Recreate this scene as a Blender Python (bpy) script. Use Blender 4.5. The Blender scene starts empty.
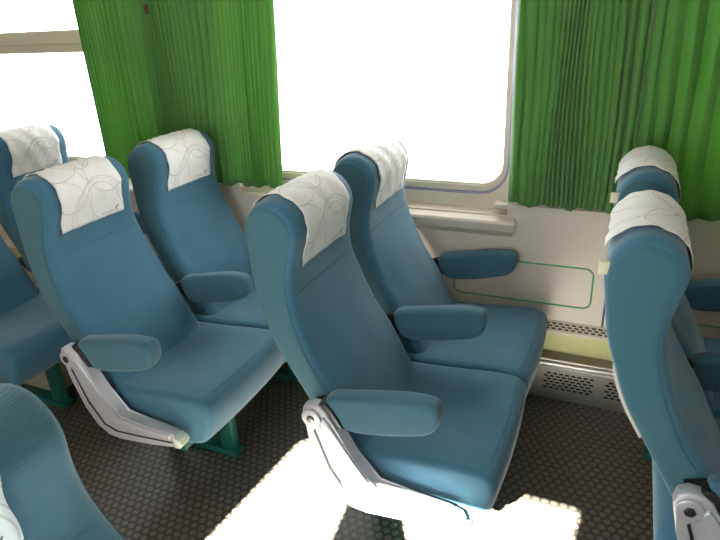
import bpy, bmesh, math, random
from mathutils import Vector, Matrix
random.seed(7)
S = bpy.context.scene
COL = S.collection
PI = math.pi

# ------------------------------------------------------------------ materials
def lin(c):
    return tuple(((x/255)/12.92 if x/255 <= .04045 else ((x/255+.055)/1.055)**2.4) for x in c) + (1,)

def new_mat(name):
    m = bpy.data.materials.new(name); m.use_nodes = True
    nt = m.node_tree; nt.nodes.clear()
    out = nt.nodes.new('ShaderNodeOutputMaterial')
    return m, nt, out

def N(nt, t, **k):
    n = nt.nodes.new(t)
    for a, b in k.items(): setattr(n, a, b)
    return n

def math_node(nt, op, a, b=None, c=None):
    n = N(nt, 'ShaderNodeMath', operation=op)
    for i, v in enumerate((a, b, c)):
        if v is None: continue
        if isinstance(v, (int, float)): n.inputs[i].default_value = v
        else: nt.links.new(v, n.inputs[i])
    return n.outputs[0]

def mix_col(nt, fac, a, b):
    n = N(nt, 'ShaderNodeMix', data_type='RGBA')
    if isinstance(fac, (int, float)): n.inputs[0].default_value = fac
    else: nt.links.new(fac, n.inputs[0])
    for i, v in ((6, a), (7, b)):
        if isinstance(v, tuple): n.inputs[i].default_value = v
        else: nt.links.new(v, n.inputs[i])
    return n.outputs[2]

def simple(name, col, rough=.5, metal=0., noise=0., nscale=30, bump=0., bscale=200, sheen=0., spec=.5):
    m, nt, out = new_mat(name)
    p = N(nt, 'ShaderNodeBsdfPrincipled')
    nt.links.new(p.outputs[0], out.inputs[0])
    c = lin(col)
    p.inputs['Base Color'].default_value = c
    p.inputs['Roughness'].default_value = rough
    p.inputs['Metallic'].default_value = metal
    p.inputs['Specular IOR Level'].default_value = spec
    if sheen:
        p.inputs['Sheen Weight'].default_value = sheen
        p.inputs['Sheen Roughness'].default_value = .45
    tc = N(nt, 'ShaderNodeTexCoord')
    if noise:
        nz = N(nt, 'ShaderNodeTexNoise'); nz.inputs['Scale'].default_value = nscale; nz.inputs['Detail'].default_value = 4
        nt.links.new(tc.outputs['Object'], nz.inputs['Vector'])
        d = tuple(x*(1-noise) for x in c[:3]) + (1,); l = tuple(min(1, x*(1+noise)) for x in c[:3]) + (1,)
        nt.links.new(mix_col(nt, nz.outputs[0], d, l), p.inputs['Base Color'])
    if bump:
        nb = N(nt, 'ShaderNodeTexNoise'); nb.inputs['Scale'].default_value = bscale
        nt.links.new(tc.outputs['Object'], nb.inputs['Vector'])
        b = N(nt, 'ShaderNodeBump'); b.inputs['Strength'].default_value = bump; b.inputs['Distance'].default_value = .002
        nt.links.new(nb.outputs[0], b.inputs['Height']); nt.links.new(b.outputs[0], p.inputs['Normal'])
    return m

M = {}
M['blue'] = simple('blue_velour', (62, 106, 128), .75, noise=.12, nscale=14, bump=.25, bscale=900, sheen=.35, spec=.25)

def knit():
    m, nt, out = new_mat('teal_knit')
    p = N(nt, 'ShaderNodeBsdfPrincipled'); nt.links.new(p.outputs[0], out.inputs[0])
    p.inputs['Roughness'].default_value = .8; p.inputs['Specular IOR Level'].default_value = .2
    p.inputs['Sheen Weight'].default_value = .3
    tc = N(nt, 'ShaderNodeTexCoord')
    sx = N(nt, 'ShaderNodeSeparateXYZ'); nt.links.new(tc.outputs['Object'], sx.inputs[0])
    # small rows of woven ticks, slightly wavy
    a = math_node(nt, 'SINE', math_node(nt, 'MULTIPLY', math_node(nt, 'ADD', sx.outputs[0], sx.outputs[1]), 700))
    wav = math_node(nt, 'MULTIPLY', a, .5)
    b = math_node(nt, 'SINE', math_node(nt, 'ADD', math_node(nt, 'MULTIPLY', sx.outputs[2], 1800), wav))
    h = math_node(nt, 'MULTIPLY_ADD', b, .5, .5)
    nt.links.new(mix_col(nt, h, lin((58, 96, 108)), lin((66, 106, 118))), p.inputs['Base Color'])
    bp = N(nt, 'ShaderNodeBump'); bp.inputs['Strength'].default_value = .5; bp.inputs['Distance'].default_value = .001
    nt.links.new(h, bp.inputs['Height']); nt.links.new(bp.outputs[0], p.inputs['Normal'])
    return m
M['knit'] = knit()
M['teal'] = simple('teal_armrest_cloth', (64, 100, 116), .8, noise=.06, nscale=20, bump=.3, bscale=900, sheen=.3, spec=.2)
M['seam'] = simple('seam_thread', (54, 104, 132), .9)
M['piping'] = simple('light_piping', (86, 140, 158), .8, sheen=.3)
M['silver'] = simple('silver_paint', (196, 192, 198), .32, .35, noise=.05, nscale=25)
M['steel'] = simple('brushed_steel', (190, 184, 176), .3, .85, noise=.1, nscale=60)
M['dark'] = simple('black_plastic', (22, 22, 24), .45)
M['bolt'] = simple('dark_bolt', (95, 88, 84), .3, .9)
M['green_metal'] = simple('green_painted_steel', (18, 84, 74), .45, noise=.1)
M['endcap'] = simple('pale_end_cap', (205, 212, 196), .35)
M['wall'] = simple('cream_wall_laminate', (214, 198, 182), .4, noise=.03, nscale=6, bump=.05)
M['frame'] = simple('cream_window_frame', (214, 200, 178), .35, noise=.03)
M['gasket'] = simple('lavender_gasket', (168, 160, 186), .25, .3)
M['gasket_dark'] = simple('dark_gasket', (70, 60, 70), .6)
M['greenline'] = simple('green_trim', (84, 168, 96), .5)
M['ceil'] = simple('ceiling_panel', (214, 212, 206), .6, noise=.02)
M['cream'] = simple('yellow_cream_duct', (212, 208, 142), .45, noise=.05)
M['brown'] = simple('brown_grey_duct', (150, 140, 116), .6, noise=.15)
M['number'] = simple('beige_plate', (216, 204, 170), .5)
M['box'] = simple('beige_box', (176, 164, 140), .6, noise=.05)
M['print'] = simple('brown_print', (128, 100, 84), .9)
M['hole'] = simple('vent_slot', (20, 15, 12), .8)
M['hook'] = simple('brown_tab', (92, 62, 44), .6)

def floor_mat():
    m, nt, out = new_mat('studded_rubber_floor')
    p = N(nt, 'ShaderNodeBsdfPrincipled'); nt.links.new(p.outputs[0], out.inputs[0])
    tc = N(nt, 'ShaderNodeTexCoord')
    sx = N(nt, 'ShaderNodeSeparateXYZ'); nt.links.new(tc.outputs['Object'], sx.inputs[0])
    pitch = .031
    yy = math_node(nt, 'DIVIDE', sx.outputs[1], pitch*.866)
    row = math_node(nt, 'FLOOR', yy)
    off = math_node(nt, 'MULTIPLY', math_node(nt, 'MODULO', math_node(nt, 'ABSOLUTE', row), 2.), .5)
    fx = math_node(nt, 'SUBTRACT', math_node(nt, 'FRACT', math_node(nt, 'ADD', math_node(nt, 'DIVIDE', sx.outputs[0], pitch), off)), .5)
    fy = math_node(nt, 'MULTIPLY', math_node(nt, 'SUBTRACT', math_node(nt, 'FRACT', yy), .5), .866)
    d = math_node(nt, 'SQRT', math_node(nt, 'ADD', math_node(nt, 'MULTIPLY', fx, fx), math_node(nt, 'MULTIPLY', fy, fy)))
    mr = N(nt, 'ShaderNodeMapRange', interpolation_type='SMOOTHSTEP')
    nt.links.new(d, mr.inputs[0])
    for i, v in zip((1, 2, 3, 4), (.30, .40, 1., 0.)): mr.inputs[i].default_value = v
    nz = N(nt, 'ShaderNodeTexNoise'); nz.inputs['Scale'].default_value = 5; nt.links.new(tc.outputs['Object'], nz.inputs['Vector'])
    stud = mix_col(nt, nz.outputs[0], lin((84, 74, 66)), lin((116, 102, 92)))
    nt.links.new(mix_col(nt, mr.outputs[0], lin((56, 52, 45)), stud), p.inputs['Base Color'])
    p.inputs['Roughness'].default_value = .42
    p.inputs['Specular IOR Level'].default_value = .6
    bp = N(nt, 'ShaderNodeBump'); bp.inputs['Strength'].default_value = .9; bp.inputs['Distance'].default_value = .0015
    nt.links.new(mr.outputs[0], bp.inputs['Height']); nt.links.new(bp.outputs[0], p.inputs['Normal'])
    return m
M['floor'] = floor_mat()

def curtain_mat():
    m, nt, out = new_mat('green_pleated_cloth')
    d = N(nt, 'ShaderNodeBsdfPrincipled'); t = N(nt, 'ShaderNodeBsdfTranslucent'); mx = N(nt, 'ShaderNodeMixShader')
    tc = N(nt, 'ShaderNodeTexCoord'); mp = N(nt, 'ShaderNodeMapping'); mp.inputs['Scale'].default_value = (60, 60, 2)
    nz = N(nt, 'ShaderNodeTexNoise'); nz.inputs['Detail'].default_value = 3
    nt.links.new(tc.outputs['Object'], mp.inputs[0]); nt.links.new(mp.outputs[0], nz.inputs['Vector'])
    c = mix_col(nt, nz.outputs[0], lin((84, 138, 66)), lin((116, 168, 88)))
    nt.links.new(c, d.inputs['Base Color']); d.inputs['Roughness'].default_value = .7; d.inputs['Specular IOR Level'].default_value = .2
    d.inputs['Sheen Weight'].default_value = .2
    t.inputs['Color'].default_value = lin((140, 190, 84))
    mx.inputs[0].default_value = .25
    nt.links.new(d.outputs[0], mx.inputs[1]); nt.links.new(t.outputs[0], mx.inputs[2]); nt.links.new(mx.outputs[0], out.inputs[0])
    return m
M['curtain'] = curtain_mat()

def glass_mat():
    m, nt, out = new_mat('window_glass')
    t = N(nt, 'ShaderNodeBsdfTransparent'); g = N(nt, 'ShaderNodeBsdfGlossy'); g.inputs['Roughness'].default_value = .02
    t.inputs[0].default_value = (.96, .98, .97, 1)
    lw = N(nt, 'ShaderNodeLayerWeight'); fv = math_node(nt, 'MULTIPLY_ADD', math_node(nt, 'POWER', lw.outputs['Facing'], 5.), .8, .03)
    mx = N(nt, 'ShaderNodeMixShader')
    nt.links.new(fv, mx.inputs[0]); nt.links.new(t.outputs[0], mx.inputs[1]); nt.links.new(g.outputs[0], mx.inputs[2])
    nt.links.new(mx.outputs[0], out.inputs[0])
    return m
M['glass'] = glass_mat()

def cover_mat():
    m, nt, out = new_mat('printed_headrest_cloth')
    p = N(nt, 'ShaderNodeBsdfPrincipled'); nt.links.new(p.outputs[0], out.inputs[0])
    p.inputs['Roughness'].default_value = .85; p.inputs['Specular IOR Level'].default_value = .2
    uv = N(nt, 'ShaderNodeUVMap'); uv.uv_map = 'UVMap'
    nzd = N(nt, 'ShaderNodeTexNoise'); nzd.inputs['Scale'].default_value = 7
    nt.links.new(uv.outputs[0], nzd.inputs['Vector'])
    sp = N(nt, 'ShaderNodeSeparateXYZ'); nt.links.new(uv.outputs[0], sp.inputs[0])
    ds = math_node(nt, 'MULTIPLY', math_node(nt, 'SUBTRACT', nzd.outputs[0], .5), .035)
    fac = None
    # faint hand drawn arcs: (centre u, centre v, radius, line width), metres on the cloth
    for cu, cv, r, w in ((.20, .02, .115, .0022), (.20, .02, .128, .0014), (.21, .0, .155, .002), (.06, .16, .10, .0018),
                         (.26, .22, .12, .0018), (.30, .10, .15, .0016), (.0, .02, .16, .0014), (.17, .30, .10, .002), (.05, .30, .13, .0016)):
        du = math_node(nt, 'SUBTRACT', sp.outputs[0], cu); dv = math_node(nt, 'SUBTRACT', sp.outputs[1], cv)
        dd = math_node(nt, 'SQRT', math_node(nt, 'ADD', math_node(nt, 'MULTIPLY', du, du), math_node(nt, 'MULTIPLY', dv, dv)))
        e = math_node(nt, 'ABSOLUTE', math_node(nt, 'SUBTRACT', math_node(nt, 'ADD', dd, ds), r))
        s = math_node(nt, 'LESS_THAN', e, w)
        fac = s if fac is None else math_node(nt, 'MAXIMUM', fac, s)
    fac = math_node(nt, 'MULTIPLY', fac, .38)
    nt.links.new(mix_col(nt, fac, lin((240, 232, 228)), lin((165, 138, 126))), p.inputs['Base Color'])
    nb = N(nt, 'ShaderNodeTexNoise'); nb.inputs['Scale'].default_value = 18
    nt.links.new(uv.outputs[0], nb.inputs['Vector'])
    bp = N(nt, 'ShaderNodeBump'); bp.inputs['Strength'].default_value = .5; bp.inputs['Distance'].default_value = .006
    nt.links.new(nb.outputs[0], bp.inputs['Height']); nt.links.new(bp.outputs[0], p.inputs['Normal'])
    return m
M['cover'] = cover_mat()

# ------------------------------------------------------------------ helpers
def link_mesh(name, bm, mat, parent=None, smooth=True, loc=None):
    bmesh.ops.recalc_face_normals(bm, faces=bm.faces)
    me = bpy.data.meshes.new(name); bm.to_mesh(me); bm.free()
    for p in me.polygons: p.use_smooth = smooth
    if smooth:
        try: me.set_sharp_from_angle(angle=math.radians(40))
        except Exception: pass
    me.materials.append(M[mat])
    o = bpy.data.objects.new(name, me); COL.objects.link(o)
    if parent: o.parent = parent
    if loc: o.location = loc
    return o

def empty(name, loc, label=None, cat=None, group=None):
    o = bpy.data.objects.new(name, None); o.empty_display_size = .1; COL.objects.link(o)
    o.location = loc; tag(o, label, cat, group); return o

def tag(o, label=None, cat=None, group=None, kind=None):
    if label: o['label'] = label
    if cat: o['category'] = cat
    if group: o['group'] = group
    if kind: o['kind'] = kind
    return o

def add_box(bm, x0, x1, y0, y1, z0, z1, bevel=0.):
    r = bmesh.ops.create_cube(bm, size=1)
    vs = r['verts']
    for v in vs:
        v.co = Vector(((x0+x1)/2+v.co.x*(x1-x0), (y0+y1)/2+v.co.y*(y1-y0), (z0+z1)/2+v.co.z*(z1-z0)))
    if bevel:
        es = list({e for v in vs for e in v.link_edges})
        bmesh.ops.bevel(bm, geom=es, offset=bevel, segments=2, affect='EDGES', profile=.5)
    return bm

def add_prism(bm, pts, y0, y1, bevel=0.):
    """polygon in xz extruded along y"""
    a = [bm.verts.new((x, y0, z)) for x, z in pts]; b = [bm.verts.new((x, y1, z)) for x, z in pts]
    fs = [bm.faces.new(a), bm.faces.new(b[::-1])]
    n = len(pts)
    for i in range(n): bm.faces.new((a[i], b[i], b[(i+1) % n], a[(i+1) % n]))
    if bevel:
        es = list({e for f in fs for e in f.edges})
        bmesh.ops.bevel(bm, geom=es, offset=bevel, segments=3, affect='EDGES', profile=.5)
    return bm

def add_tube(bm, pts, r, seg=8, closed=False):
    rings = []; n = len(pts); P = [Vector(p) for p in pts]
    for i, p in enumerate(P):
        if closed: t = P[(i+1) % n]-P[i-1]
        else: t = P[min(i+1, n-1)]-P[max(i-1, 0)]
        t.normalize(); up = Vector((0, 0, 1)) if abs(t.z) < .9 else Vector((0, 1, 0))
        a = t.cross(up).normalized(); b = t.cross(a)
        rings.append([bm.verts.new(p+r*(math.cos(2*PI*k/seg)*a+math.sin(2*PI*k/seg)*b)) for k in range(seg)])
    for i in range(n if closed else n-1):
        A, B = rings[i], rings[(i+1) % n]
        for k in range(seg): bm.faces.new((A[k], A[(k+1) % seg], B[(k+1) % seg], B[k]))
    if not closed: bm.faces.new(rings[0]); bm.faces.new(rings[-1][::-1])
    return bm

def add_disc(bm, x, z, y0, y1, r, seg=20):
    add_prism(bm, [(x+r*math.cos(2*PI*k/seg), z+r*math.sin(2*PI*k/seg)) for k in range(seg)], y0, y1, r*.15)

def spline(pts, per=5, closed=True):
    out = []; n = len(pts)
    for i in range(n if closed else n-1):
        g = (lambda k: pts[k % n]) if closed else (lambda k: pts[max(0, min(n-1, k))])
        p0, p1, p2, p3 = g(i-1), g(i), g(i+1), g(i+2)
        for s in range(per):
            t = s/per
            out.append(tuple(.5*(2*p1[d]+(p2[d]-p0[d])*t+(2*p0[d]-5*p1[d]+4*p2[d]-p3[d])*t*t+(3*p1[d]-p0[d]-3*p2[d]+p3[d])*t**3) for d in range(len(p1))))
    if not closed: out.append(tuple(pts[-1]))
    return out

def inward(poly):
    """unit inward normals of a closed xz polygon"""
    n = len(poly)
    area = sum(poly[i][0]*poly[(i+1) % n][1]-poly[(i+1) % n][0]*poly[i][1] for i in range(n))
    s = 1 if area > 0 else -1; out = []
    for i in range(n):
        tx = poly[(i+1) % n][0]-poly[i-1][0]; tz = poly[(i+1) % n][1]-poly[i-1][1]; l = math.hypot(tx, tz) or 1
        out.append((-tz/l*s, tx/l*s))
    return out

def cap(bm, ring):
    n = len(ring)
    for i in range(n//2-1 if n % 2 == 0 else n//2):
        a, b, c, d = ring[i], ring[i+1], ring[n-2-i], ring[n-1-i]
        vs = [a, b, c, d] if c is not b else [a, b, d]
        try: bm.faces.new(vs)
        except ValueError: pass

class Pillow:
    """closed side outline swept across the seat width with rounded flanks"""
    def __init__(s, outline, radii, W, R, shape=None, per=5):
        full = spline([(p[0], p[1], r) for p, r in zip(outline, radii)], per)
        s.poly = [(p[0], p[1]) for p in full]; s.rad = [max(.002, p[2]) for p in full]
        s.nrm = inward(s.poly); s.W = W; s.R = R; s.shape = shape; s.taper = False
    def pt(s, i, y, off=0.):
        e = min(s.R, s.W/2-abs(y)); k = 1-math.sqrt(max(0, 1-(1-e/s.R)**2))
        d = s.rad[i]*k-off
        x = s.poly[i][0]+s.nrm[i][0]*d; z = s.poly[i][1]+s.nrm[i][1]*d
        if s.shape: x, z = s.shape(x, z, y, s.nrm[i])
        if s.taper: y *= 1-.16*sstep(.68, 1.06, z)
        return Vector((x, y, z))
    def ys(s, mid=9):
        h = s.W/2; a = [h-s.R*(1-math.sin(PI/2*k/6)) for k in range(7)]      # from core to flank
        core = [-(h-s.R)+2*(h-s.R)*k/(mid-1) for k in range(mid)]
        return [-y for y in a[::-1]][:-1]+core+a[1:]
    def build(s, bm, oy=0.):
        rows = [[bm.verts.new(s.pt(i, y)+Vector((0, oy, 0))) for i in range(len(s.poly))] for y in s.ys()]
        n = len(s.poly)
        for A, B in zip(rows, rows[1:]):
            for i in range(n): bm.faces.new((A[i], A[(i+1) % n], B[(i+1) % n], B[i]))
        cap(bm, rows[0]); cap(bm, rows[-1])
        return bm

# ------------------------------------------------------------------ seat shapes (x forward, y across, z up; origin under the armrest bolt)
back_outline = [(.13, .40), (.09, .50), (.045, .59), (-.008, .67), (-.045, .75), (-.07, .83), (-.079, .89), (-.074, .95), (-.064, 1.0),
                (-.055, 1.045), (-.056, 1.078), (-.067, 1.108), (-.090, 1.134), (-.122, 1.147), (-.155, 1.146), (-.185, 1.132), (-.211, 1.10),
                (-.220, 1.05), (-.214, .99), (-.203, .90), (-.182, .82), (-.152, .735), (-.105, .65), (-.06, .57), (-.01, .48), (.03, .41)]
def _sm(a, b, x):
    t = max(0, min(1, (x-a)/(b-a))); return t*t*(3-2*t)
back_outline = [(x-.009*_sm(.72, 1.0, z), z-.012*_sm(.85, 1.1, z)) for x, z in back_outline]
back_radii = [.02]*1+[.022]*12+[.02, .016, .014]+[.012]*10
BW = .46
def sstep(a, b, x):
    t = max(0, min(1, (x-a)/(b-a))); return t*t*(3-2*t)
def back_shape(x, z, y, nrm):
    c = 1-sstep(.10, .19, abs(y))                 # 1 in the middle panel
    if nrm[0] < -.2:                              # front side (inward normal points back)
        w = min(1, (-nrm[0]-.2)/.4)
        x += w*c*(.022*math.exp(-((z-.68)/.11)**2)-.006*math.exp(-((z-.95)/.12)**2))
    z -= .010*(abs(y)/(BW/2))**3*sstep(.95, 1.1, z)
    return x, z
BACK = Pillow(back_outline, back_radii, BW, .032, back_shape); BACK.taper = True
cush_outline = [(-.02, .30), (.05, .262), (.15, .25), (.28, .252), (.40, .258), (.455, .274), (.488, .32), (.501, .375), (.498, .418), (.476, .444),
                (.43, .452), (.33, .446), (.22, .436), (.10, .43), (.0, .425), (-.04, .38)]
def cush_shape(x, z, y, nrm):
    if nrm[1] < -.2: z -= .010*(1-sstep(.06, .2, abs(y)))*sstep(.05, .2, x)*(1-sstep(.4, .5, x))
    if nrm[0] < -.2: x += .012*(1-(abs(y)/.26)**2)
    return x, z
CUSH = Pillow(cush_outline, [.024]*16, .508, .026, cush_shape)
pad_outline = [(x*.975, z-.006) for x, z in [(.035, .60), (.062, .535), (.13, .525), (.22, .54), (.30, .56), (.34, .576), (.364, .604), (.370, .638), (.362, .664), (.338, .674),
               (.27, .672), (.18, .656), (.10, .640), (.05, .628)]]
PAD = Pillow(pad_outline, [.017]*14, .060, .022)

def path_front(y, z0, z1, off, n=12):
    """points on the front face of the backrest at across position y"""
    idx = [i for i in range(len(BACK.poly)) if BACK.nrm[i][0] < -.2 and z0 <= BACK.poly[i][1] <= z1 and BACK.poly[i][0] > -.1]
    return [BACK.pt(i, y, off) for i in idx]
def idx_at(z):
    c = [i for i in range(len(BACK.poly)) if BACK.nrm[i][0] < -.3 and BACK.poly[i][0] > -.12]
    return min(c, key=lambda i: abs(BACK.poly[i][1]-z))

def make_back(root, yc, cloth='blue'):
    b = link_mesh('backrest', BACK.build(bmesh.new()), cloth, root, loc=(0, yc, 0))
    for s in (-1, 1):                                            # knitted flank panels
        bm = bmesh.new(); n = len(BACK.poly)
        def ring(ins, yy):
            out = []
            for i in range(n):
                d = BACK.rad[i]*.98+ins
                x, z = BACK.poly[i][0]+BACK.nrm[i][0]*d, BACK.poly[i][1]+BACK.nrm[i][1]*d
                x, z = back_shape(x, z, BW/2, BACK.nrm[i]); out.append(bm.verts.new((x, s*yy*(1-.16*sstep(.68, 1.06, z)), z)))
            return out
        rs = [ring(-.004, BW/2-.006), ring(-.003, BW/2+.0025), ring(.002, BW/2+.0045), ring(.012, BW/2+.005)]
        for A, B in zip(rs, rs[1:]):
            for i in range(n): bm.faces.new((A[i], A[(i+1) % n], B[(i+1) % n], B[i]))
        cap(bm, rs[-1]); cap(bm, rs[0])
        link_mesh('side_panel', bm, 'knit', b)
    bm = bmesh.new(); i = idx_at(.868)                            # stitched seams on the front
    add_tube(bm, [BACK.pt(i, y, .0004) for y in [-.19+.38*k/20 for k in range(21)]], .0012, 6)
    link_mesh('seam', bm, 'seam', b)
    bm = bmesh.new()                                             # hard shell on the rear face
    idx = [j for j in range(len(BACK.poly)) if BACK.nrm[j][0] > .35 and .64 < BACK.poly[j][1] < .82]
    ysl = [-.212, -.2, -.1, 0, .1, .2, .212]
    A = [[bm.verts.new(BACK.pt(j, y, .007)) for y in ysl] for j in idx]; B = [[bm.verts.new(BACK.pt(j, y, -.004)) for y in ysl] for j in idx]
    for L, flip in ((A, 0), (B, 1)):
        for u in range(len(idx)-1):
            for v in range(len(ysl)-1):
                bm.faces.new((L[u][v], L[u][v+1], L[u+1][v+1], L[u+1][v]))
    for u in range(len(idx)-1):
        for v in (0, -1): bm.faces.new((A[u][v], A[u+1][v], B[u+1][v], B[u][v]))
    for v in range(len(ysl)-1):
        for u in (0, -1): bm.faces.new((A[u][v], A[u][v+1], B[u][v+1], B[u][v]))
    tag(link_mesh('rear_shell', bm, 'wall', b), 'pale hard shell on the rear of the backrest')
    return b

def make_pad(root, yc, mat='blue'):
    p = link_mesh('armrest', PAD.build(bmesh.new()), 'teal', root, loc=(0, yc, 0))
    bm = bmesh.new()
    add_prism(bm, [(-.01, .585), (.03, .600), (.062, .60), (.075, .555), (.05, .525), (.0, .565)], -.022, .022, .006)
    b = link_mesh('bracket', bm, 'dark', p)
    bm = bmesh.new(); add_disc(bm, .018, .575, -.027, .027, .011)
    link_mesh('bolt', bm, 'bolt', p)
    return p

def make_cushion(root, yc):
    c = link_mesh('seat_cushion', CUSH.build(bmesh.new()), 'blue', root, loc=(0, yc, 0))
    bm = bmesh.new()
    idx = [j for j in range(len(CUSH.poly)) if CUSH.nrm[j][1] < -.3 and .12 < CUSH.poly[j][0] < .475]
    a = [CUSH.pt(j, -.205, .0002) for j in idx]; b = [CUSH.pt(j, .205, .0002) for j in idx]
    j = max(idx, key=lambda q: CUSH.poly[q][0])
    add_tube(bm, [CUSH.pt(j, y, .0002) for y in [-.205+.41*k/12 for k in range(13)]], .0013, 6)
    link_mesh('seam', bm, 'seam', c)
    return c

def make_arm_support(root):
    pts = [(-.030, .560), (-.024, .588), (-.005, .600), (.025, .598), (.045, .583), (.068, .545), (.125, .445), (.183, .362), (.30, .354), (.393, .350), (.412, .338),
           (.415, .312), (.398, .296), (.30, .282), (.155, .262), (.105, .268), (.060, .298), (.025, .365), (-.012, .48)]
    bm = add_prism(bmesh.new(), pts, 1.168, 1.208, .007)
    a = link_mesh('arm_support', bm, 'silver', root)
    tag(a, 'bent silver metal arm support')
    inner = [(.004, .515), (.045, .392), (.098, .310), (.150, .294), (.28, .303), (.393, .314)]
    bm = bmesh.new()
    up = [(x+.006, z+.006) for x, z in inner]
    add_prism(bm, inner+up[::-1], 1.1665, 1.172)
    link_mesh('groove', bm, 'dark', a, smooth=False)
    bm = bmesh.new()                                             # raised upper rail of the support
    rail = [(.02, .548), (.06, .50), (.118, .40), (.168, .325), (.29, .327), (.39, .331), (.39, .346), (.30, .350), (.180, .357), (.123, .443), (.066, .54), (.04, .57)]
    add_prism(bm, rail, 1.160, 1.18, .006); link_mesh('rail', bm, 'silver', a)
    bm = bmesh.new(); add_disc(bm, .003, .558, 1.160, 1.172, .030); link_mesh('hinge_ring', bm, 'silver', a)
    bm = bmesh.new(); add_disc(bm, .003, .558, 1.156, 1.164, .013, 6); link_mesh('bolt', bm, 'bolt', a)
    bm = add_prism(bmesh.new(), [(.402, .343), (.426, .335), (.434, .318), (.424, .302), (.402, .297)], 1.163, 1.21, .006)
    tag(link_mesh('end_cap', bm, 'endcap', a), 'pale plastic end cap')
    bm = add_prism(bmesh.new(), [(.02, .600), (.026, .607), (.046, .605), (.066, .583), (.092, .535), (.075, .53), (.045, .585)], 1.176, 1.214, .005)
    link_mesh('bracket', bm, 'dark', a)
    return a

Y1, Y2 = 1.475, 2.013             # backrest centres
def make_frame(root, y0, y1, legs):
    link_mesh('front_beam', add_box(bmesh.new(), .33, .37, y0, y1, .215, .25, .004), 'green_metal', root)
    link_mesh('rear_beam', add_box(bmesh.new(), .03, .07, y0, y1, .225, .262, .004), 'green_metal', root)
    for y in legs:
        bm = bmesh.new()
        add_box(bm, .315, .375, y-.02, y+.02, .02, .24, .004)
        add_box(bm, .02, .07, y-.02, y+.02, .02, .24, .004)
        add_box(bm, -.02, .39, y-.028, y+.028, .0, .03, .004)
        link_mesh('leg', bm, 'green_metal', root)
def make_aisle_seat():
    r = empty('train_seat', (0, 0, 0))
    make_back(r, Y1); make_cushion(r, 1.487); make_pad(r, 1.213); make_pad(r, 1.744); make_arm_support(r); make_frame(r, 1.24, 1.74, [1.50])
    return r
def make_window_seat():
    r = empty('train_seat', (0, 0, 0))
    make_back(r, Y2); make_cushion(r, 1.999); make_pad(r, 2.283); make_frame(r, 1.75, 2.25, [2.04])
    return r

def make_cover(yc):
    """cloth folded over the headrest; u across, v along the cloth"""
    n = len(BACK.poly); i0 = idx_at(.935)
    i1 = min([i for i in range(n) if BACK.nrm[i][0] > .5], key=lambda i: abs(BACK.poly[i][1]-1.075))
    step = 1 if i1 > i0 else -1
    idx = list(range(i0, i1+step, step)); bm = bmesh.new(); uvl = bm.loops.layers.uv.new('UVMap')
    yl = [-.162+.324*k/22 for k in range(23)]; rows = []; vs = []; acc = 0; last = None
    for q, i in enumerate(idx):
        base = BACK.pt(i, 0)
        if last is not None: acc += (base-last).length
        last = base; row = []
        for y in yl:
            t = q/(len(idx)-1)
            off = .0045+.0015*math.sin(y*60+q*.3)+.001*math.sin(y*140-q)
            if t > .8: off += (t-.8)/.2*(.004+.006*max(0, (-y-.05)/.13))
            row.append((bm.verts.new(BACK.pt(i, y*(1+.02*math.sin(q*.5)), off)), y+.162, acc))
        rows.append(row)
    for A, B in zip(rows, rows[1:]):
        for k in range(len(yl)-1):
            q4 = (A[k], A[k+1], B[k+1], B[k]); f = bm.faces.new([c[0] for c in q4])
            for lp, c in zip(f.loops, q4): lp[uvl].uv = (c[1], c[2])
    o = link_mesh('headrest_cover', bm, 'cover', None, loc=(0, yc, 0))
    s = o.modifiers.new('thickness', 'SOLIDIFY'); s.thickness = .0016; s.offset = 1
    # printed mark: a row of tiny letters and a two-armed sign in the lower far corner
    cand = [i for i in range(n) if BACK.nrm[i][0] < -.2 and BACK.poly[i][0] > -.12 and .90 < BACK.poly[i][1] < 1.0]
    cand.sort(key=lambda i: BACK.poly[i][1])
    def P(y, z):
        for a, b in zip(cand, cand[1:]):
            za, zb = BACK.poly[a][1], BACK.poly[b][1]
            if za <= z <= zb:
                t = (z-za)/(zb-za); return BACK.pt(a, y, .0085).lerp(BACK.pt(b, y, .0085), t)
        return BACK.pt(cand[-1], y, .0085)
    bm = bmesh.new()
    def quad(pts):
        f = bm.faces.new([bm.verts.new(P(*p)) for p in pts])
    rnd = random.Random(3); y = .045
    for k in range(13):
        w = .0042; h = .0055+.002*(k in (0, 5, 9))
        quad([(y, .9475), (y+.0014, .9475), (y+.0014, .9475+h), (y, .9475+h)])
        if k % 3: quad([(y+.0014, .9475), (y+w-.0012, .9475), (y+w-.0012, .9489), (y+.0014, .9489)])
        if k % 2: quad([(y+.0014, .9475+h-.0014), (y+w-.0014, .9475+h-.0014), (y+w-.0014, .9475+h), (y+.0014, .9475+h)])
        y += w+.0006
    quad([(.116, .947), (.1195, .947), (.1250, .967), (.1215, .967)])
    quad([(.1215, .956), (.1235, .9545), (.1370, .9655), (.1345, .9680)])
    quad([(.1235, .9545), (.1215, .956), (.1300, .947), (.1335, .947)])
    g = bmesh.ops.solidify(bm, geom=bm.faces[:], thickness=.0004)
    link_mesh('printed_mark', bm, 'print', o, smooth=False)
    return o

def copy_tree(o, parent=None):
    c = o.copy(); COL.objects.link(c)
    if parent: c.parent = parent
    for ch in list(o.children): copy_tree(ch, c)
    return c

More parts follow.
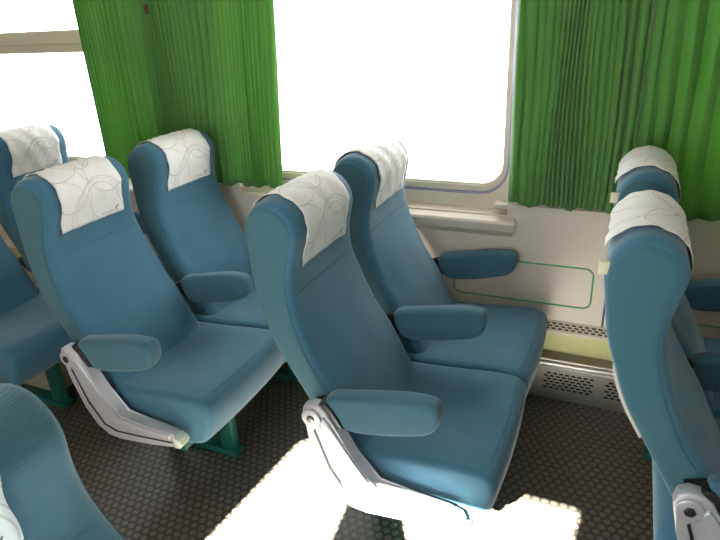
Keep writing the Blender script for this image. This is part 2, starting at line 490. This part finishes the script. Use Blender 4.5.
# ------------------------------------------------------------------ seats in place
X0, PITCH = -.708, .927
aisle0, window0 = make_aisle_seat(), make_window_seat()
cov0 = make_cover(0)
rows = [(-2, 'in the leftmost row', 'dim blue-teal'), (-1, 'in the second row from the left', 'blue'), (0, 'in the middle row', 'blue'), (1, 'at the right edge', 'blue')]
AL = {-2: 'aisle seat of the far left row, mostly hidden behind the next seat',
      -1: 'blue aisle seat second row from left, green foot showing under its front',
      0: 'blue aisle seat in the centre, sunlight hitting its silver arm support',
      1: 'aisle seat at the right edge seen from its teal flank'}
WL = {-2: 'window seat of the far left row, dark against the bright left window',
      -1: 'blue window seat in front of the left green curtain',
      0: 'blue window seat beside the middle window, behind the sunlit central aisle seat',
      1: 'window seat at the right edge, its headrest rising before the right green curtain'}
CA = {-2: 'white printed cloth on headrest of the far left aisle seat, cut off by the frame',
      -1: 'white printed cloth with small logo on the aisle headrest, second row from left',
      0: 'creased white cloth on the headrest of the central aisle seat',
      1: 'white cloth with flared corner on the nearer right edge headrest'}
CW = {-2: 'greyish shaded cloth on the far left window seat headrest',
      -1: 'white printed cloth on the headrest in front of the left green curtain',
      0: 'glaring white cloth on the headrest beside the bright middle window',
      1: 'cream white cloth on the farther right edge headrest against the curtain'}
first = True
for n, _, _ in rows:
    X = X0+n*PITCH
    a = aisle0 if first else copy_tree(aisle0); w = window0 if first else copy_tree(window0)
    c1 = cov0 if first else copy_tree(cov0); c2 = copy_tree(cov0)
    first = False
    a.location = (X, 0, 0); w.location = (X, 0, 0); c1.location = (X, Y1, 0); c2.location = (X, Y2, 0)
    if n == 1:
        for q in (a, w):
            b = [ch for ch in q.children if ch.name.startswith('backrest')][0]
            tag(link_mesh('number_plate', add_box(bmesh.new(), -.242, -.218, -.190, -.178, 1.035, 1.066, .003), 'number', b), 'small beige plate on the rear edge')
    tag(a, AL[n], 'seat', 'two-abreast train seats along the window wall'); tag(w, WL[n], 'seat', 'two-abreast train seats along the window wall')
    tag(c1, CA[n], 'headrest cover', 'white headrest covers'); tag(c2, CW[n], 'headrest cover', 'white headrest covers')

# seat across the aisle, lower left foreground
XF, YF = -.51, .29
fg = empty('train_seat', (XF, 0, 0), 'teal seat back cut off at the bottom left corner, nearest the camera', 'seat')
fb = make_back(fg, YF, 'knit'); fb.rotation_euler.y = -math.radians(8); make_cushion(fg, YF-.012); make_pad(fg, YF-.27)
make_frame(fg, YF-.24, YF+.22, [YF-.15, YF+.12])
c = copy_tree(cov0); c.location = (XF, YF-.06, 0); c.rotation_euler.y = -math.radians(8)
tag(c, 'white printed cloth cut off at the left edge on the nearest seat', 'headrest cover', 'white headrest covers')

# pale box under the far left seats
bm = add_box(bmesh.new(), -2.53, -2.30, 1.53, 1.80, 0, .20, .006)
bx = link_mesh('storage_box', bm, 'box'); tag(bx, 'pale beige box on the floor under the far left seat', 'box')
link_mesh('lid', add_box(bmesh.new(), -2.535, -2.295, 1.526, 1.804, .19, .205, .004), 'box', bx)

# ------------------------------------------------------------------ room shell
YW, YF0 = 2.345, -.72            # inner faces of the two long walls
XL, XR, ZC = -5.2, 3.2, 2.2
def struct(name, bm, mat, smooth=False):
    o = link_mesh(name, bm, mat, None, smooth); o['kind'] = 'structure'; return o
struct('floor', add_box(bmesh.new(), XL-.1, XR+.1, YF0-.2, YW+.35, -.06, 0), 'floor')
struct('ceiling', add_box(bmesh.new(), XL-.1, XR+.1, YF0-.2, YW+.35, ZC, ZC+.06), 'ceil')
struct('wall_left', add_box(bmesh.new(), XL-.1, XL, YF0-.2, YW+.35, 0, ZC), 'wall')
struct('wall_right', add_box(bmesh.new(), XR, XR+.1, YF0-.2, YW+.35, 0, ZC), 'wall')

ZS, ZT = .795, 1.88
wins = [(-4.60, -2.15), (-1.70, -.41), (.12, 1.42), (1.87, 3.1)]
bm = bmesh.new(); TH = .2
add_box(bm, XL, XR, YW, YW+TH, .352, ZS)                           # dado panel
add_box(bm, XL, XR, YW+.20, YW+TH+.05, 0, .352)                    # deep back of the heater recess
add_box(bm, XL, XR, YW, YW+TH, ZT+.04, ZC)
edges = [XL]+[v for w in wins for v in w]+[XR]
for k in range(0, len(edges), 2): add_box(bm, edges[k], edges[k+1], YW, YW+TH, ZS, ZT+.04)
for a, b in wins[2:]: add_box(bm, a, b, YW, YW+TH, ZS, ZS+.075)
struct('wall_back', bm, 'wall')

def rrect(x0, x1, z0, z1, r, seg=8):
    out = []
    for cx, cz, a0 in ((x1-r, z1-r, 0), (x0+r, z1-r, 90), (x0+r, z0+r, 180), (x1-r, z0+r, 270)):
        for k in range(seg+1):
            a = math.radians(a0+90*k/seg); out.append((cx+r*math.cos(a), cz+r*math.sin(a)))
    return out
def frame_ring(bm, outer, inner, y0, y1):
    """flat ring between two outlines with the same number of points"""
    n = len(outer)
    v = [[bm.verts.new((p[0], y, p[1])) for p in L] for L, y in ((outer, y0), (inner, y0), (inner, y1), (outer, y1))]
    for a in range(4):
        A, B = v[a], v[(a+1) % 4]
        for i in range(n): bm.faces.new((A[i], A[(i+1) % n], B[(i+1) % n], B[i]))
def window(k, x0, x1, yin, sgn, hopper=False, lift=0.):
    """rounded aluminium window; yin inner wall plane, sgn direction to outside"""
    z0, z1 = ZS+lift, ZT+.04; n8 = 8
    sq = rrect(x0, x1, z0, z1, .001, n8)
    o1 = rrect(x0+.012, x1-.008, z0+.066, z1-.03, .12, n8); o2 = rrect(x0+.020, x1-.016, z0+.076, z1-.038, .115, n8)
    o3 = rrect(x0+.036, x1-.030, z0+.100, z1-.06, .09, n8); o4 = rrect(x0+.044, x1-.038, z0+.108, z1-.068, .085, n8)
    bm = bmesh.new()
    frame_ring(bm, sq, o1, yin+sgn*.045, yin+sgn*.14)
    frame_ring(bm, o2, o3, yin+sgn*.060, yin+sgn*.14)
    fr = struct('window_%d' % k, bm, 'frame', True)
    bm = bmesh.new(); frame_ring(bm, o1, o2, yin+sgn*.050, yin+sgn*.14); link_mesh('gasket', bm, 'gasket', fr)
    bm = bmesh.new(); frame_ring(bm, o3, o4, yin+sgn*.070, yin+sgn*.14); link_mesh('inner_lip', bm, 'frame', fr)
    bm = bmesh.new(); yg = yin+sgn*.11
    add_prism(bm, o4, min(yg, yg+.006), max(yg, yg+.006)); link_mesh('pane', bm, 'glass', fr, smooth=False)
    if hopper:
        bm = bmesh.new()
        add_box(bm, x0+.05, x1-.05, min(yin+sgn*.055, yin+sgn*.10), max(yin+sgn*.055, yin+sgn*.10), 1.50, 1.565, .008)
        add_box(bm, x0+.05, x1-.05, min(yin+sgn*.075, yin+sgn*.10), max(yin+sgn*.075, yin+sgn*.10), 1.455, 1.50, .004)
        link_mesh('hopper_bar', bm, 'frame', fr)
    return fr
for k, (a, b) in enumerate(wins): window(k+1, a, b, YW, 1, hopper=(k == 0), lift=.075 if k > 1 else 0)

# sill ledge under each window: sloping shelf with mitred end
bm = bmesh.new()
for a, b in wins[:2]:
    v = [(YW-.032, .735), (YW-.040, .768), (YW-.034, .778), (YW+.045, .806), (YW+.045, .66)]
    a = max(a, -1.5) if a < 0 and b > -1 else a
    A = [bm.verts.new((a+.01, y, z)) for y, z in v]; B = [bm.verts.new((b+.04 if y < YW+.0 else b+.0, y, z)) for y, z in v]
    bm.faces.new(A); bm.faces.new(B[::-1])
    for i in range(5): bm.faces.new((A[i], B[i], B[(i+1) % 5], A[(i+1) % 5]))
struct('trim_1', bm, 'wall')
bm = bmesh.new()                                                  # cap rail of the panels between the windows
for k in range(0, len(edges), 2): add_box(bm, edges[k]-.05, edges[k+1]+.012, YW-.012, YW+.04, .825, .845, .003)
struct('trim_2', bm, 'wall')
bm = bmesh.new()                                                  # dark panel joint lines
for x in (-2.0, 0.0, 2.0): add_box(bm, x-.004, x+.004, YW-.002, YW+.01, .352, .85)
struct('trim_3', bm, 'gasket_dark')
def roundline(bm, x0, x1, z0, z1, r):
    add_tube(bm, [(p[0], YW-.001, p[1]) for p in rrect(x0, x1, z0, z1, r, 6)], .0035, 8, closed=True)
bm = bmesh.new()
for x in (-2.62, -.622, .11+.0): roundline(bm, x, x+.567, .425, .600, .032)
struct('trim_4', bm, 'greenline', True)

# heater duct along the wall foot
duct = empty('wall_heater', (0, YW, 0), 'steel wall heater with slotted grilles along the wall foot', 'heater')
duct.location = (0, 0, 0)
L0, L1 = -3.6, 3.1
def holed(name, bm, nf, mat):
    bm.faces.ensure_lookup_table()
    for f in bm.faces[nf:]: f.material_index = 1
    o = link_mesh(name, bm, mat, duct, smooth=False); o.data.materials.append(M['hole']); return o
# slanted upper grille strip
bm = bmesh.new()
prof = [(2.343, .352), (2.320, .343), (2.318, .318), (2.330, .312), (2.349, .30), (2.40, .30), (2.40, .351)]
def prof_x(bm, pr, x0, x1):
    A = [bm.verts.new((x0, y, z)) for y, z in pr]; B = [bm.verts.new((x1, y, z)) for y, z in pr]
    bm.faces.new(A); bm.faces.new(B[::-1]); n = len(pr)
    for i in range(n): bm.faces.new((A[i], B[i], B[(i+1) % n], A[(i+1) % n]))
prof_x(bm, [(2.343, .351), (2.312, .318), (2.312, .306), (2.42, .306), (2.42, .351)], L0, L1)
bm.faces.ensure_lookup_table(); nf = len(bm.faces)
def slot(bm, x, t, w=.018, h=.0065):
    # rounded slot lying on the slanted strip; t along the slope
    d = Vector((0, .031, .033)).normalized(); nrm = Vector((0, -d.z, d.y)); c = Vector((x, 2.312, .318))+d*t+nrm*.0004
    vs = [bm.verts.new(c+Vector((w/2*math.copysign(1, a), 0, 0))*(.75 if abs(b) else 1)+d*(h/2*b)) for a, b in ((-1, 1), (1, 1), (1, 0), (1, -1), (-1, -1), (-1, 0))]
    bm.faces.new(vs)
x = -1.2
while x < .6:
    if not (-.02 < x % 1 < .0):
        for r_, t in enumerate((.012, .023, .034)): slot(bm, x+(.011 if r_ % 2 else 0), t)
    x += .026
up = holed('upper_strip', bm, nf, 'frame')
bm = bmesh.new(); prof_x(bm, [(2.352, .306), (2.352, .196), (2.50, .196), (2.50, .306)], L0, L1)
link_mesh('duct_panel', bm, 'cream', duct, smooth=False)
bm = bmesh.new(); prof_x(bm, [(2.352, .197), (2.300, .180), (2.300, .15), (2.50, .15), (2.50, .196)], L0, L1)
link_mesh('duct_shelf', bm, 'brown', duct, smooth=False)
bm = bmesh.new(); add_tube(bm, [(L0, 2.293, .172), (L1, 2.293, .172)], .012, 12); add_tube(bm, [(L0, 2.301, .186), (L1, 2.301, .186)], .006, 10)
link_mesh('rail', bm, 'steel', duct)
bm = bmesh.new(); prof_x(bm, [(2.288, .165), (2.281, .155), (2.281, .002), (2.33, .002), (2.33, .165)], L0, L1)
nf = len(bm.faces); x = -1.2
while x < .6:
    if (x % .245) > .03:
        for r_ in range(6):
            z = .060+r_*.0145; xx = x+(.012 if r_ % 2 else 0)
            w, h = .0185, .0085
            vs = [bm.verts.new((xx+a*w/2, 2.2806, z+b*h/2)) for a, b in ((-.7, 1), (.7, 1), (1, 0), (.7, -1), (-.7, -1), (-1, 0))]
            bm.faces.new(vs)
    x += .0245
holed('front_grille', bm, nf, 'steel')

# near-side wall: one open window that lets the sun in, blank elsewhere
bm = bmesh.new(); WX0, WX1, WZ0, WZ1 = -1.31, -.225, .78, 1.825
add_box(bm, XL, XR, YF0-.06, YF0, 0, WZ0); add_box(bm, XL, XR, YF0-.06, YF0, WZ1, ZC)
e2 = [XL, WX0, WX1, XR]
for k in range(0, 4, 2): add_box(bm, e2[k], e2[k+1], YF0-.06, YF0, WZ0, WZ1)
struct('wall_front', bm, 'wall')
for k, (a, b) in enumerate(((WX0, WX1),)):
    bm = bmesh.new(); frame_ring(bm, rrect(a, b, WZ0, WZ1, .001), rrect(a+.006, b-.006, WZ0+.01, WZ1-.006, .03), YF0-.06, YF0+.01)
    fr = struct('window_%d' % (5+k), bm, 'frame', True)
    bm = bmesh.new(); add_prism(bm, rrect(a+.006, b-.006, WZ0+.01, WZ1-.006, .03), YF0-.035, YF0-.03); link_mesh('pane', bm, 'glass', fr, smooth=False)

# ------------------------------------------------------------------ curtains
def curtain(x0, x1, zt, zb, y, pleat, amp, label, lean=0., seed=1, flare=0., hem=0.):
    rnd = random.Random(seed); bm = bmesh.new()
    n = int((x1-x0)/pleat*10); nz = 26
    ph = [0]; 
    for i in range(n): ph.append(ph[-1]+2*PI/10*(1+.35*math.sin(i*.071+seed)+.3*rnd.uniform(-1, 1)))
    am = [amp*(.75+.35*math.sin(i*.13+seed*2)+.15*math.sin(i*.031)) for i in range(n+1)]
    rows = []
    for j in range(nz+1):
        t = j/nz; z = zt+(zb-zt)*t; row = []
        for i in range(n+1):
            u = i/n
            x = x0+(x1-x0)*u
            x += lean*(t-1)*(-1)*(u if lean > 0 else 1-u)
            x += hem*u*t
            x += .012*math.sin(u*9+t*3+seed)*math.sin(PI*t)*math.sin(PI*u)+.004*math.sin(t*9+u*30)*math.sin(PI*min(1, u*6))
            a = am[i]*(.8+.35*t+.15*math.sin(t*5+i*.05))
            sn = math.sin(ph[i]+.25*math.sin(t*4+i*.02)); yy = y+a*(1-2*abs(sn)**.75)*1.05+flare*t
            zz = z+(.006*math.sin(ph[i]*.5+1)+.004*math.sin(i*.2) if j == nz else 0)
            row.append(bm.verts.new((x, yy, zz)))
        rows.append(row)
    for A, B in zip(rows, rows[1:]):
        for i in range(n): bm.faces.new((A[i], A[i+1], B[i+1], B[i]))
    o = link_mesh('window_curtain', bm, 'curtain'); o.data.shade_smooth()
    tag(o, label, 'curtain', 'green pleated window curtains')
    s = o.modifiers.new('thickness', 'SOLIDIFY'); s.thickness = .0008
    return o
ca = curtain(-2.475, -1.36, 2.02, .852, 2.296, .052, .015, 'green pleated curtain hanging left of the middle window', seed=1, hem=-.065)
curtain(-.40, .03, 2.02, .862, 2.296, .042, .013, 'finely pleated green curtain just right of the middle window', seed=4)
curtain(.035, 1.6, 2.02, .858, 2.292, .095, .019, 'broadly folded green curtain behind the right edge headrests', seed=9)
bm = add_box(bmesh.new(), -2.048, -2.026, 2.282, 2.290, 1.615, 1.655, .003)
tag(link_mesh('fastening_tab', bm, 'hook', ca), 'small brown tab near the top')
rail = link_mesh('curtain_rail', add_box(bmesh.new(), -3.6, 3.1, 2.285, 2.32, 2.03, 2.06, .004), 'frame')
tag(rail, 'cream curtain rail running above the windows', 'rail')
for x in (-3.5, -1.0, 1.5): link_mesh('bracket', add_box(bmesh.new(), x, x+.04, 2.31, 2.35, 2.035, 2.055), 'frame', rail)

# ------------------------------------------------------------------ light
w = bpy.data.worlds.new('sky'); S.world = w; w.use_nodes = True
bg = w.node_tree.nodes['Background']; bg.inputs[0].default_value = (.93, .97, 1, 1); bg.inputs[1].default_value = 6.
sd = bpy.data.lights.new('sun', 'SUN'); sd.energy = 200; sd.angle = math.radians(.55); sd.color = (1, .96, .9)
so = bpy.data.objects.new('sun', sd); COL.objects.link(so)
so.rotation_euler = Vector((.10, 1., -.744)).to_track_quat('-Z', 'Y').to_euler()

# ------------------------------------------------------------------ camera
cd = bpy.data.cameras.new('camera'); co = bpy.data.objects.new('camera', cd); COL.objects.link(co)
cd.sensor_fit = 'HORIZONTAL'; cd.sensor_width = 36; cd.lens = 596.54/720*36; cd.clip_start = .02
yw, tl, rl = map(math.radians, (24.669, 23.392, -2.834))
fw = Vector((-math.sin(yw)*math.cos(tl), math.cos(yw)*math.cos(tl), -math.sin(tl)))
rt = Vector((math.cos(yw), math.sin(yw), 0)); up_ = rt.cross(fw)
r2 = rt*math.cos(rl)+up_*math.sin(rl); u2 = up_*math.cos(rl)-rt*math.sin(rl)
co.matrix_world = Matrix(((r2.x, u2.x, -fw.x, 0), (r2.y, u2.y, -fw.y, 0), (r2.z, u2.z, -fw.z, 1.582), (0, 0, 0, 1)))
S.camera = co
v = S.view_settings; v.view_transform = 'Standard'; v.look = 'None'; v.gamma = 1; v.exposure = .35; v.use_curve_mapping = False
